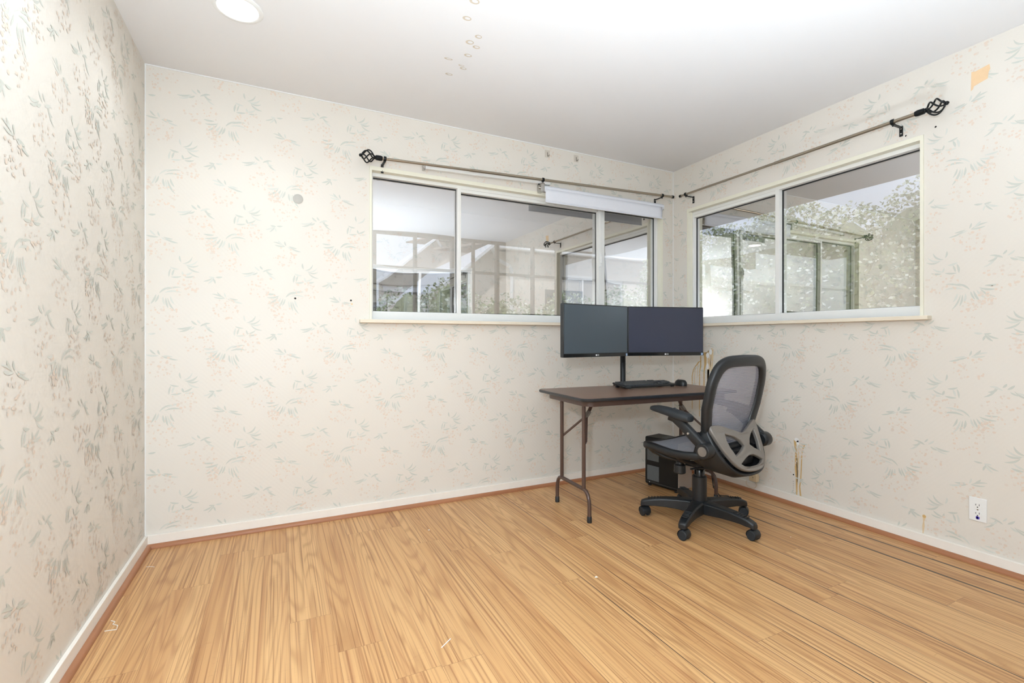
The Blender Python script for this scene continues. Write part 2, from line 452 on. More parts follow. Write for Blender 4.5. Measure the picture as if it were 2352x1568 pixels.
def wall_with_opening(mb, s0, s1, op, P, T):
    """P(s,z,d): d<0 goes into the wall thickness."""
    def blk(a0,a1,b0,b1):
        vs = [P(a0,b0,0),P(a1,b0,0),P(a1,b1,0),P(a0,b1,0),P(a0,b0,-T),P(a1,b0,-T),P(a1,b1,-T),P(a0,b1,-T)]
        mb.add(vs, [(0,3,2,1),(4,5,6,7),(0,1,5,4),(1,2,6,5),(2,3,7,6),(3,0,4,7)], 0)
    if op is None: blk(s0,s1,0,ZC); return
    o0,o1,p0,p1 = op
    blk(s0,o0,0,ZC); blk(o1,s1,0,ZC); blk(o0,o1,0,p0); blk(o0,o1,p1,ZC)
def strip(mb, P, pts, w, mi, d=.0006):
    for q in range(len(pts)-1):
        (a,b),(c,e) = pts[q],pts[q+1]
        w0 = w[q] if isinstance(w, list) else w; w1 = w[q+1] if isinstance(w, list) else w
        mb.add([P(a-w0/2,b,d),P(a+w0/2,b,d),P(c+w1/2,e,d),P(c-w1/2,e,d)], [(0,1,2,3)], mi)
def disc(mb, P, s, z, r, mi, d=.0006, n=12, rz=None):
    mb.add([P(s+r*math.cos(2*PI*k/n), z+(rz or r)*math.sin(2*PI*k/n), d) for k in range(n)], [tuple(range(n))], mi)

OPB = (.488, 2.815, 1.172, 2.095)     # back window opening  x0 x1 z0 z1
OPR = (1.250, 2.800, 1.172, 2.085)    # right window opening y0 y1 z0 z1
PB = lambda s, z, d: Vector((s, YB-d, z))
PR = lambda s, z, d: Vector((XR-d, s, z))
PLW = lambda s, z, d: Vector((XL+d, s, z))
PFW = lambda s, z, d: Vector((s, YF+d, z))

mb = MB(); wall_with_opening(mb, XL-.12, XR+.12, OPB, PB, .12)
add_print(mb, XL+.002, XR-.002, .066, ZC-.003, PB, [OPB], 1)
for x, z in ((.078,1.284),(.380,1.283)): disc(mb, PB, x, z, .0055, 10, .0008)
disc(mb, PB, .385, 1.262, .006, 7)
struct(mb.build('wall_back', PAPER, recalc=False, smooth=False))

mb = MB(); wall_with_opening(mb, YF-.12, YB, OPR, PR, .12)
add_print(mb, YF, YB-.002, .066, ZC-.003, PR, [OPR], 2)
# drips below the window corner
for pts, w, mi in [
    ([(2.722,.845),(2.745,.81),(2.757,.76),(2.757,.50)], [.006,.008,.009,.006], 6),
    ([(2.728,.835),(2.735,.70)], [.008,.005], 7), ([(2.700,.86),(2.705,.76)], [.007,.004], 7),
    ([(2.672,.922),(2.672,.85),(2.682,.80),(2.684,.45)], [.010,.012,.008,.007], 6),
    ([(2.722,.838),(2.69,.875),(2.665,.885)], [.010,.016,.010], 6),
    ([(2.628,.952),(2.628,.86),(2.640,.80),(2.642,.40)], [.030,.020,.011,.008], 6),
    ([(2.590,.965),(2.592,.84),(2.605,.76),(2.606,.44)], [.032,.028,.014,.008], 7),
    ([(2.600,.82),(2.602,.72)], [.020,.012], 6), ([(2.560,.975),(2.570,.86),(2.572,.78)], [.020,.026,.006], 7),
    ([(2.655,.928),(2.62,.945),(2.56,.985)], [.012,.012,.006], 6),
    ([(1.921,.41),(1.913,.34),(1.913,.24),(1.909,.16),(1.909,.068)], [.016,.012,.018,.012,.008], 6),
    ([(1.906,.30),(1.902,.22),(1.905,.15)], [.010,.014,.004], 7), ([(1.893,.40),(1.898,.33),(1.897,.26)], [.006,.008,.004], 7),
    ([(1.857,.398),(1.868,.372),(1.876,.335),(1.880,.24),(1.884,.16),(1.890,.125),(1.884,.068)], [.006,.010,.007,.007,.007,.007,.011], 6),
    ([(1.871,.395),(1.868,.372)], [.003,.006], 6),
    ([(1.247,.150),(1.249,.128),(1.250,.105),(1.252,.066)], [.014,.004,.010,.004], 7),
]: strip(mb, PR, pts, w, mi)
for y, z, a, b in ((2.605,.928,.016,.022),(2.578,.955,.014,.022),(2.607,.845,.012,.024),(1.908,.415,.016,.014),(1.902,.395,.010,.018)): disc(mb, PR, y, z, a, 8, .0007, 10, b)
disc(mb, PR, 1.247, .154, .008, 6, .0007)
mb.add([PR(y, z, .0008) for y, z in ((1.064,2.316),(1.050,2.312),(1.020,2.318),(1.000,2.322),(.997,2.300),(1.003,2.285),(1.006,2.258),(1.030,2.252),(1.055,2.244),(1.058,2.232),(1.066,2.226))], [tuple(range(11))], 9)
for y, z in ((1.325,2.115),(1.20,2.112),(1.93,.19)): disc(mb, PR, y, z, .0045, 10, .0008)
for q in range(7): disc(mb, PR, 1.931, .075+q*.012, .0018, 10, .0008)
struct(mb.build('wall_right', PAPER, recalc=False, smooth=False))

mb = MB(); wall_with_opening(mb, YF-.12, YB, None, PLW, .12)
add_print(mb, YF, YB-.002, .066, ZC-.003, PLW, [], 3)
struct(mb.build('wall_left', PAPER, recalc=False, smooth=False))

# wall behind the camera: a doorway by the camera and a mirrored closet further right
mb = MB()
def fblk(a0,a1,b0,b1):
    mb.box((a0,YF-.12,b0),(a1,YF,b1))
mb.box((XL-.12,YF-.20,0),(XR+.12,YF-.13,ZC+.1)); fblk(XL-.12,-.46,0,ZC); fblk(.40,.92,0,ZC); fblk(-.46,.40,2.04,ZC); fblk(.92,2.42,2.04,ZC); fblk(2.42,XR+.12,0,ZC)  # first box is a slab added behind the wall to block sun leaks
add_print(mb, .40, XR, .066, ZC-.003, PFW, [(.40-.02,.40,0,2.1),(.86,2.48,0,2.1)], 4)
struct(mb.build('wall_front', PAPER, recalc=False, smooth=False))
d1 = struct_empty('door_1', (-.03,YF-.06,0))
MB().box((-.425,-.02,.01),(.425,.02,2.03)).build('door_panel', 'white', d1, .003)
MB().box((-.50,.06,.0),(-.43,.072,2.11)).box((.43,.06,0),(.50,.072,2.11)).box((-.43,.06,2.04),(.43,.072,2.11)).build('door_casing', 'trim', d1, .003)
MB().lathe([(.012,0),(.012,.03),(.027,.04),(.027,.06),(.015,.07)], (.36,.02,.95), 'y').build('door_handle', 'chrome', d1)
d2 = struct_empty('door_2', (1.67,YF-.05,0))
MB().box((-.75,-.01,.02),(.02,.0,2.0)).box((-.0,-.04,.02),(.75,-.03,2.0)).build('mirror_panel', 'mirror', d2, 0, False)
f = MB()
for a, b, y in ((-.75,.02,.0),(0,.75,-.03)):
    f.box((a,y,.0),(a+.03,y+.015,2.02)); f.box((b-.03,y,.0),(b,y+.015,2.02))
f.box((-.76,-.05,1.99),(.76,.03,2.05)); f.box((-.76,-.05,0),(.76,.03,.02))
f.build('sliding_door_frame', 'white', d2, .002)

# ceiling, floor, baseboards
mb = MB(); mb.box((XL-.12,YF-.12,ZC),(XR+.12,YB+.12,ZC+.1))
PCe = lambda s, z, d: Vector((s, z, ZC-d))
for x, y, a, b in ((.727,1.93,.020,.014),(.818,2.024,.017,.013),(.797,2.08,.020,.016),(.838,2.101,.018,.012),(.826,2.18,.020,.012),(.749,2.249,.022,.008),
                   (.844,2.296,.018,.010),(.795,2.378,.020,.010),(.718,1.819,.022,.016),(.826,2.275,.016,.006)):
    n = 14; o = [PCe(x+a*math.cos(2*PI*k/n), y+b*math.sin(2*PI*k/n), .0006) for k in range(n)]
    i = [PCe(x+a*.62*math.cos(2*PI*k/n)+.002, y+b*.58*math.sin(2*PI*k/n)-.001, .0006) for k in range(n)]
    mb.add(o+i, [(k,(k+1)%n,n+(k+1)%n,n+k) for k in range(n)], 1)
struct(mb.build('ceiling', ['ceil','ceil_stain'], recalc=False, smooth=False))
struct(MB().box((XL-.12,YF-.12,-.08),(XR+.12,YB+.12,0)).build('floor', 'floor', smooth=False))
BH = .0645
def basebd(nm, lo, hi): struct(MB().box(lo, hi).build(nm, 'base_white', None, .002))
basebd('baseboard_back', (XL,YB-.014,.0),(XR,YB,BH)); basebd('baseboard_left', (XL,YF,0),(XL+.014,YB-.014,BH)); basebd('baseboard_right', (XR-.014,YF,0),(XR,YB-.014,BH))
def qround(nm, a, b, d, mat):
    # quarter-round between points a and b; d = direction away from the wall
    a, b, d = Vector(a), Vector(b), Vector(d); rr = .018
    prof = [(0,0),(rr,0)]+[(rr*math.cos(t*PI/10), rr*math.sin(t*PI/10)+.003) for t in range(6)]
    m = MB(); m.ring([[p+d*u+Vector((0,0,w)) for u, w in prof] for p in (a,b)]); struct(m.build(nm, mat))
qround('trim_1', (XL+.014,YB-.014,0), (XR-.014,YB-.014,0), (0,-1,0), 'shoe_x')
qround('trim_2', (XL+.014,YF,0), (XL+.014,YB-.014,0), (1,0,0), 'shoe')
qround('trim_3', (XR-.014,YF,0), (XR-.014,YB-.014,0), (-1,0,0), 'shoe')
m = MB()
m.box((XL,YB-.005,ZC-.005),(XR,YB,ZC)); m.box((XR-.004,YB-.004,BH),(XR,YB,ZC-.005)); m.box((XL,YB-.004,BH),(XL+.004,YB,ZC-.005))
struct(m.build('trim_4', 'white', smooth=False))

# ------------------------------------------------------------------ windows
def window(nm, op, P, sill, panes, stiles, latch, n_glass=.068):
    root = struct_empty(nm, tuple(P((op[0]+op[1])/2, op[2], 0)))
    inv = Matrix.Translation(-root.location)
    s0,s1,z0,z1 = op
    def B(m, a0,a1,b0,b1,d0,d1,mi=0):   # d measured outward (into wall)
        vs = [inv @ P(s,z,-d) for d in (d0,d1) for s, z in ((a0,b0),(a1,b0),(a1,b1),(a0,b1))]
        m.add(vs, [(0,3,2,1),(4,5,6,7),(0,1,5,4),(1,2,6,5),(2,3,7,6),(3,0,4,7)], mi)
    m = MB(); w = .012
    B(m,s0,s0+w,z0,z1-.018,-.008,.118); B(m,s1-w,s1,z0,z1-.018,-.008,.118); B(m,s0,s1,z1-.018,z1,-.008,.118)
    B(m,s0-.002,s0,z0,z1,-.008,0); B(m,s1,s1+.004,z0,z1,-.008,0); B(m,s0-.002,s1+.004,z1,z1+.006,-.008,0)
    m.build('casing', 'trim', root, 0, False)
    m = MB(); a0,a1,b0,b1 = s0+w,s1-w,z0,z1-.018
    B(m,a0,a0+.014,b0+.047,b1-.022,.035,.09); B(m,a1-.014,a1,b0+.047,b1-.022,.035,.09); B(m,a0,a1,b1-.022,b1,.035,.09); B(m,a0,a1,b0,b0+.047,.030,.09)
    B(m,a0+.014,a1-.014,b0+.047,b0+.054,.048,.09)
    m.build('window_frame', 'alu', root, .0015)
    m = MB(); B(m,sill[0],sill[1],z0-.021,z0,-.045,.03); m.build('window_sill', 'sill', root, .003)
    gz0, gz1 = z0+.052, z1-.040
    for st in stiles:
        m = MB(); B(m,st[0],st[1],gz0-.004,gz1+.004,st[2],st[2]+.035); m.build('sash_stile', 'alu', root, .0015)
    for k, (p0,p1,dn,tilt,wav,rail) in enumerate(panes):
        if rail:
            m = MB(); B(m,p0,p1,gz1-.022,gz1,n_glass-.03,n_glass+.01); m.build('sash_rail', 'alu', root, .0015); top = gz1-.022
        else: top = gz1
        d = n_glass+dn
        g = MB(); gs = .004
        B(g,p0,p0+gs,gz0,top,d-.004,d+.006); B(g,p1-gs,p1,gz0,top,d-.004,d+.006); B(g,p0,p1,top-gs-.002,top,d-.004,d+.006); B(g,p0,p1,gz0,gz0+gs,d-.004,d+.006)
        g.build('gasket', 'gasket', root, 0, False)
        key = nm+'glass'+str(k); M[key] = glass_mat('window_glass_'+nm[-1]+'_'+'abc'[k], wav, k+len(panes)*2)
        t = tilt*(p1-p0)/2
        vs = [inv @ P(s,z,-(d+dd+(t if s == p1 else -t))) for dd in (0,.004) for s, z in ((p0,gz0),(p1,gz0),(p1,top),(p0,top))]
        g = MB(); g.add(vs, [(0,3,2,1)], 0); g.add(vs, [(4,5,6,7),(0,1,5,4),(1,2,6,5),(2,3,7,6),(3,0,4,7)], 1)
        g.build('pane', [key,'clear'], root, 0, False)
    if latch:
        m = MB(); B(m,latch[0]-.008,latch[0]+.008,latch[1]-.05,latch[1]+.05,latch[2]-.012,latch[2]); B(m,latch[0]-.005,latch[0]+.005,latch[1]-.02,latch[1]+.03,latch[2]-.022,latch[2]-.012)
        m.build('latch', 'white', root, .002)
    return root
window('window_1', OPB, PB, (.427,2.86), [(.514,1.064,.0,.0,.010,False),(1.085,2.212,.004,.0,.0012,True),(2.268,2.789,.0,.0,.010,False)],
       [(1.062,1.086,.035),(2.205,2.234,.030),(2.236,2.268,.040)], (2.219,1.66,.030))
window('window_2', OPR, PR, (1.216,2.86), [(1.276,2.052,.004,.006,.0012,False),(2.078,2.774,.0,.002,.004,True)], [(2.052,2.080,.035)], None)

# ------------------------------------------------------------------ curtain rods
def finial(mbody, o, d, parent):
    """o = end of the rod, d = unit direction outward (horizontal)."""
    o = Vector(o); d = Vector(d); u = Vector((0,0,1)); s = d.cross(u)
    f = MB(); f.tube([o-d*.002, o+d*.008, o+d*.034, o+d*.038, o+d*.044, o+d*.048], [.013,.0155,.0145,.0105,.012,.008], 16)
    L, R = .074, .037
    for k in range(5):
        pts = []
        for q in range(15):
            t = q/14; r = R*math.sin(PI*t)**.75 if 0 < t < 1 else .003
            a = 2*PI*k/5 + t*PI*.8
            pts.append(o + d*(.044+L*t) + (u*math.cos(a)+s*math.sin(a))*max(r,.003))
        f.tube(pts, .0040, 8)
    f.tube([o+d*(.114+q*.0036) for q in range(6)], [.004,.0075,.0095,.0095,.0075,.003], 12)
    f.build('finial', 'iron', parent)
def bracket(p, out, along, parent, dist, full=True):
    """p = rod centre; out = unit vector to the wall; dist to wall."""
    p = Vector(p); out = Vector(out); al = Vector(along); up = Vector((0,0,1)); m = MB()
    pts = [p + (out*math.cos(t)+up*math.sin(t))*.0125 for t in [PI*.55+q*PI*1.45/12 for q in range(13)]]
    for a in (-1,):
        m.sweep(pts, al, .002, .008, False, 8, 4)
    if full: m.box((-.0025,-.007,0),(.0025,.007,dist-.006), 0, Matrix.Translation(p-up*.0135) @ Matrix((( up.x,al.x,out.x,0),(up.y,al.y,out.y,0),(up.z,al.z,out.z,0),(0,0,0,1))))
    if full: m.box((-.060,-.008,dist-.006),(-.006,.008,dist-.002), 0, Matrix.Translation(p) @ Matrix((( up.x,al.x,out.x,0),(up.y,al.y,out.y,0),(up.z,al.z,out.z,0),(0,0,0,1))))
    m.tube([p-up*.012, p-up*.024], .0035, 8)
    o = m.build('bracket', 'iron', parent, .0006)
    if not full: return
    s = MB()
    for h in (.020,.046):
        c = p-up*h+out*(dist-.006)
        s.tube([c, c-out*.002], [.0042,.003], 10)
    s.build('screw', 'chrome', o)
RO = .085
t = thing('curtain_rod', 'bare metal curtain rod with one black cage finial above the back wall window', 'curtain rod', (1.7,YB-RO,2.16))
off = Vector(t.location)
def BP(x, z): return Vector((x,YB-RO,z))-off
zr = lambda x: 2.126+(x-.53)*(2.203-2.126)/(2.945-.53)
m = MB(); m.tube([BP(.53,zr(.53)), BP(1.12,zr(1.12))], .0078, 14); m.tube([BP(1.10,zr(1.1)), BP(2.85,zr(2.85))], .0092, 14)
m.build('rod', 'nickel', t)
finial(None, BP(.545,zr(.545)), (-1,0,0), t)
for x in (.562,1.645,2.739): bracket(BP(x,zr(x)), (0,1,0), (1,0,0), t, RO, x != 1.645)
MB().tube([BP(2.84,zr(2.84)),BP(2.858,zr(2.858))], .0115, 14).build('end_cap', 'iron', t)
t = thing('curtain_rod', 'bare metal curtain rod with one black cage finial above the right wall window', 'curtain rod', (XR-RO,2.0,2.18))
off2 = Vector(t.location)
def RP(y, z): return Vector((XR-RO,y,z))-off2
zq = lambda y: 2.178+(y-1.25)*(2.186-2.178)/1.5
m = MB(); m.tube([RP(1.235,zq(1.235)), RP(2.0,zq(2.0))], .0092, 14); m.tube([RP(1.98,zq(1.98)), RP(2.80,zq(2.80))], .0078, 14)
m.build('rod', 'nickel', t)
finial(None, RP(1.246,zq(1.246)), (0,-1,0), t)
for y in (1.345,2.742): bracket(RP(y,zq(y)), (1,0,0), (0,1,0), t, RO)
MB().tube([RP(2.79,zq(2.79)),RP(2.806,zq(2.806))], .0105, 14).build('end_cap', 'iron', t)

# ------------------------------------------------------------------ roller blind and the loose mounting rail
t = thing('roller_blind', 'short white roller blind pulled a little down over the right end of the back window', 'blind', (2.23,YB-.035,2.12))
m = MB(); m.tube([(-.555,0,0),(.555,0,.004)], .021, 24); m.build('roller_tube', 'blind', t)
def blindfab(u, v):
    x = -.545+1.085*u; z = -.004-(.092)*v; return Vector((x, -.0195+.004*math.sin(u*9)*v*.4, z+.002*math.sin(u*3)))
m = MB(); m.grid(blindfab, 30, 4); m.build('fabric', 'blind', t, 0, True, 2, .0016)
m = MB(); m.tube([(-.545,-.0195,-.098),(.54,-.0195,-.095)], .0045, 10); m.build('hem_bar', 'blind', t)
m = MB(); m.box((-.585,-.03,-.03),(-.558,.034,.03)); m.tube([(-.595,-.005,0),(-.575,-.005,0)], .010, 12); m.build('end_bracket', 'chrome', t, .002)
m = MB(); m.box((.558,-.015,-.02),(.565,.034,.02)); m.build('end_bracket', 'white', t, .001)
t = thing('blind_rail', 'long thin white mounting rail fixed over the left half of the back window', 'rail', (1.28,YB-.02,2.152))
m = MB(); m.box((-.455,-.012,-.011),(.46,.019,.011), 0, Matrix.Rotation(-.029,4,'Y')); m.build('rail', 'white', t, .003)
m = MB(); m.box((-.47,-.01,-.03),(-.455,.02,.0)); m.tube([(-.463,-.012,-.036),(-.463,-.012,-.018)], .006, 8); m.build('end_clip', 'chrome', t, .001)
m = MB(); m.box((.36,-.016,-.010),(.385,-.006,-.001)); m.build('release_tab', 'black', t, .001)

# ------------------------------------------------------------------ small things on the walls
for k, (x, z, lb) in enumerate(((1.730,2.388,'small clear adhesive hook near the ceiling on the back wall, left one of two'),(1.977,2.395,'small clear adhesive hook near the ceiling on the back wall, right one of two'))):
    t = thing('wall_hook', lb, 'hook', (x,YB,z), 0, 'adhesive hooks')
    MB().box((-.020,-.0015,-.028),(.020,0,.024)).build('adhesive_pad', 'pad', t, .0007)
    m = MB(); m.tube([(0,-.003,.008),(0,-.005,-.018),(0,-.009,-.022),(.003,-.014,-.021),(.008,-.017,-.012)], .0022, 8); m.build('hook', 'hookm', t)
m = MB(); m.lathe([(.0265,0),(.0265,.003),(.022,.0055),(.0,.006)], (0,0,0), 'y', 28)
o = m.build('cover_plate', 'putty', None, 0, True, loc=(.093,YB,1.850)); o.rotation_euler = (0,0,PI)
tag(o, 'round grey cover plate alone on the back wall left of the window', 'cover plate')

def outlet(name, label, loc, mat, sticker):
    t = thing(name, label, 'outlet', loc)          # wall normal is -x
    o = MB().box((-.005,-.032,-.055),(0,.032,.055)).build('cover_plate', mat, t, .0025)
    for dz in (.0195,-.0195):
        m = MB(); m.prism([(.0165*math.cos(a)*1.0, max(-.0135,min(.0135,.0175*math.sin(a)))) for a in [2*PI*k/24 for k in range(24)]], 0, .0015,
                          Matrix.Translation((-.0048,0,dz)) @ Matrix(((0,0,-1,0),(1,0,0,0),(0,1,0,0),(0,0,0,1))))
        r = m.build('receptacle', mat, t, .0004)
        m = MB()
        m.box((-.0068,-.0072,dz-.001),(-.0060,-.0052,dz+.0075)); m.box((-.0068,.0052,dz-.001),(-.0060,.0072,dz+.0065)); m.lathe([(.0026,-.0068),(.0026,-.006)], (0,0,dz-.0075), 'x', 10)
        m.build('slots', 'slot', r, 0, False)
    MB().lathe([(.003,-.0064),(.0035,-.005)], (0,0,0), 'x', 10).build('screw', 'chrome', t)
    if sticker:
        m = MB(); m.box((-.0066,-.007,-.043),(-.0055,.006,-.032)); m.box((-.0066,-.003,-.045),(-.0055,.004,-.030)); m.build('residue', 'purple', t, .0005)
    return t
outlet('wall_outlet', 'white duplex outlet with a purple smudge low on the right wall', (XR,1.040,.255), 'white', True)
outlet('wall_outlet', 'ivory outlet low on the right wall behind the office chair', (XR,2.215,.125), 'ivory', False)
t = thing('power_adapter', 'small ivory plug-in adapter with a thin cord behind the office chair', 'adapter', (XR-.0068,2.178,.108))
MB().box((-.030,-.012,-.026),(0,.012,.022)).build('adapter_body', 'ivory', t, .003)
m = MB(); pts = [(-.018,0,-.026),(-.02,-.004,-.040),(-.024,-.008,-.055),(-.03,.002,-.070),(-.032,.03,-.074),(-.03,.06,-.066),(-.022,.075,-.05),(-.018,.07,-.038)]
m.tube(pts, .0014, 6); m.build('cord', 'ivory', t)

# ------------------------------------------------------------------ ceiling light
t = thing('ceiling_light', 'lit round recessed light with white trim ring in the ceiling', 'ceiling light', (-.158,2.291,ZC))
MB().lathe([(.096,0),(.096,-.003),(.090,-.006),(.080,-.008),(.076,-.006),(.076,-.001)], (0,0,0), 'z', 40).build('trim_ring', 'white', t)
MB().lathe([(.0755,-.001),(.0755,-.003),(0,-.0035)], (0,0,0), 'z', 40).build('lens', 'lamp', t)

t2 = copy_tree(t); t2.location = (-.158,1.38,ZC); t2['label'] = 'lit recessed ceiling light nearer the camera, along the left wall'

# ------------------------------------------------------------------ folding table
TX, TY, TZ, TD, TL, TA = 2.092, 2.422, .7245, .584, 1.166, -.0464
t = thing('folding_table', 'brown folding table with a dark wood-look top in the corner', 'table', (TX,TY,0), TA)
def rrect(hx, hy, r, n=6):
    p = []
    for cx, cy, a0 in ((hx-r,hy-r,0),(-hx+r,hy-r,PI/2),(-hx+r,-hy+r,PI),(hx-r,-hy+r,1.5*PI)):
        for k in range(n+1): p.append((cx+r*math.cos(a0+k*PI/2/n), cy+r*math.sin(a0+k*PI/2/n)))
    return p
hx, hy = TL/2, TD/2
MB().prism(rrect(hx-.003,hy-.003,.043), TZ-.017, TZ).build('tabletop', 'walnut', t)
m = MB()
rings = []
for (dx, z) in ((-.002,TZ-.0008),(.002,TZ-.004),(.002,TZ-.013),(-.002,TZ-.018),(-.012,TZ-.018),(-.012,TZ-.0008)):
    rings.append([Vector((x,y,z)) for x, y in rrect(hx+dx,hy+dx,.045+dx)])
m.ring(rings, True, False); m.build('edge_trim', 'edge_black', t)
m = MB(); o_, i_ = rrect(hx-.045,hy-.045,.06), rrect(hx-.048,hy-.048,.057)
m.ring([[Vector((x,y,z)) for x, y in pp] for pp, z in ((o_,TZ-.018),(o_,TZ-.053),(i_,TZ-.053),(i_,TZ-.018))], True, False); m.build('apron', 'brown_steel', t)
LU, LV, FV = .487, .130, .190
for su in (-1,1):
    for sv in (-1,1):
        leg = MB().tube([(su*LU,sv*LV,.175),(su*LU,sv*LV,TZ-.018)], .0115, 14).build('leg', 'brown_steel', t)
        MB().lathe([(.0135,0),(.0145,.004),(.0135,.034),(.012,.036)], (su*LU,sv*FV,0), 'z', 16).build('foot_cap', 'black', leg)
    pts = [(su*LU,-FV,.02),(su*LU,-FV,.09),(su*LU,-FV+.004,.125),(su*LU,-FV+.016,.152),(su*LU,-FV+.034,.168),(su*LU,-FV+.055,.174)]
    pts = pts + [(a, -b, c) for a, b, c in reversed(pts)]
    MB().tube(pts, .0115, 14).build('foot_bar', 'brown_steel', t)
    m = MB()
    ap = Vector((su*.392,0,.572))
    for sv in (-1,1):
        m.tube([(su*(LU-.008),sv*LV,.440),(su*(LU-.02),sv*(LV-.006),.452),ap+Vector((0,sv*.012,-.004)),ap+Vector((-su*.01,sv*.009,.01))], .0072, 8)
    m.sweep([ap+Vector((su*.014,0,-.016)), ap+Vector((-su*.02,0,.026)), (su*.318,0,TZ-.022)], (0,1,0), .006, .014, False, 8, 4)
    br = m.build('brace', 'brown_steel', t)
    MB().sweep([ap+Vector((su*.004,0,-.004)), ap+Vector((-su*.026,0,.032))], (0,1,0), .010, .018, False, 8, 4).build('lock_collar', 'grey_plastic', br)

def tw(u, v, z=TZ):   # table-local to world
    c, s = math.cos(TA), math.sin(TA); return (TX+c*u-s*v, TY+s*u+c*v, z)

# ------------------------------------------------------------------ keyboard and mouse
t = thing('keyboard', 'black full-size keyboard on the folding table', 'keyboard', tw(.157,.118), TA+.05)
m = MB(); th = .10
kb = [(-.222,-.072,.006),(.222,-.072,.006),(.222,.072,.022),(-.222,.072,.022)]
m.add([Vector(p) for p in kb]+[Vector((x,y,z+.012)) for x, y, z in kb], [(0,3,2,1),(4,5,6,7),(0,1,5,4),(1,2,6,5),(2,3,7,6),(3,0,4,7)])
m.build('body', 'black', t, .004)
rows = [.055,.032,.012,-.008,-.028,-.049]
MAIN = [13,14,13,13,11,0]; NAV = [3,3,3,0,1,3]; PAD = [0,4,4,4,3,0]
keys = {}
def keycap(x, y, w):
    z = .006+.012+(y+.072)/.144*.016
    k = round(w,4)
    if k not in keys:
        o = MB().box((-w/2,-.0083,-.001),(w/2,.0083,.0065)).build('key', 'key', t, .0012, True, 1); keys[k] = o
    else:
        o = keys[k].copy(); COL.objects.link(o); o.parent = t
    o.location = (x,y,z); o.rotation_euler = (.11,0,0)
for ri, y in enumerate(rows):
    n = MAIN[ri]
    xs = [(-.208+.266*(q+.5)/n, .266/n-.0028) for q in range(n)] if n else [(-.198,.022),(-.173,.022),(-.148,.022),(-.078,.112),(-.008,.022),(.017,.022),(.045,.022)]
    xs += [(.080+.0187*(q+(1 if NAV[ri] == 1 else 0)),.0162) for q in range(NAV[ri])]+[(.148+.0187*q,.0162) for q in range(PAD[ri])]
    for x, w in xs: keycap(x, y, w)
for x in (-.19,.19): MB().box((x-.014,.050,0),(x+.014,.062,.022)).build('rear_foot', 'black', t, .002)
for x in (-.19,.19): MB().box((x-.012,-.068,0),(x+.012,-.058,.008)).build('front_foot', 'black', t, .001)
def mouse_fn(u, v):
    x = -1+2*u; y = -1+2*v
    return Vector((x,y,0))
t = thing('mouse', 'black computer mouse on the table right of the keyboard', 'mouse', tw(.456,.098), TA-.25)
m = MB(); rings = []
for q in range(13):
    a = q/12*PI/2; rings.append([Vector((.036*math.cos(2*PI*k/28)*(math.cos(a)**.55 if q < 12 else .001), (.060*math.sin(2*PI*k/28))*(math.cos(a)**.55 if q < 12 else .001)-.006*math.sin(a), .002+.040*math.sin(a)**.9)) for k in range(28)])
m.ring(rings); m.build('body', 'black', t)
m = MB(); m.lathe([(.001,-.003),(.009,-.003),(.009,.003),(.001,.003)], (0,.034,.0325), 'x', 16); m.build('scroll_wheel', 'grey_plastic', t)
MB().prism([(.036*math.cos(2*PI*k/28)*1.01,.060*math.sin(2*PI*k/28)*1.01) for k in range(28)], 0, .003).build('base_plate', 'black_gloss', t)

# ------------------------------------------------------------------ monitor stand and two monitors
SX, SY = 2.165, 2.655
t = thing('monitor_stand', 'black pole stand clamped to the rear of the folding table', 'monitor stand', (SX,SY,TZ))
MB().lathe([(.0185,.0),(.0185,.16),(.0178,.161),(.0178,.164),(.0185,.165),(.0185,.44),(.012,.446)], (0,0,0), 'z', 24).build('pole', 'black_steel', t)
MB().box((-.05,-.045,0),(.05,.045,.012)).lathe([(.030,.012),(.026,.030)], (0,0,0), 'z', 24).build('base_clamp', 'black_steel', t, .003)
mon = []
pm = Vector((2.040,2.452,0)); pl = Vector((1.503,2.386,0)); pr = Vector((2.576,2.318,0))
zbar = 1.105
m = MB()
for a, b in ((pl,pm),(pm,pr)):
    d = (b-a).normalized(); back = Vector((-d.y,d.x,0)); mid = (a+b)/2+back*.058
    e = Vector((SX,SY,0))-mid
    elbow = mid+e*.5+back*.06
    P3 = [Vector((0,0,.38)), Vector((elbow.x-SX,elbow.y-SY,.38)), Vector((mid.x-SX,mid.y-SY,.38))]
    m.sweep(P3, (0,0,1), .012, .016, False, 10, 4)
    m.box((-.05,-.004,-.05),(.05,.006,.05), 0, Matrix.Translation((mid.x-SX,mid.y-SY,.38)) @ Matrix.Rotation(math.atan2(d.y,d.x),4,'Z'))
m.lathe([(.028,.345),(.028,.415)], (0,0,0), 'z', 24)
m.build('arm', 'black_steel', t, .002)
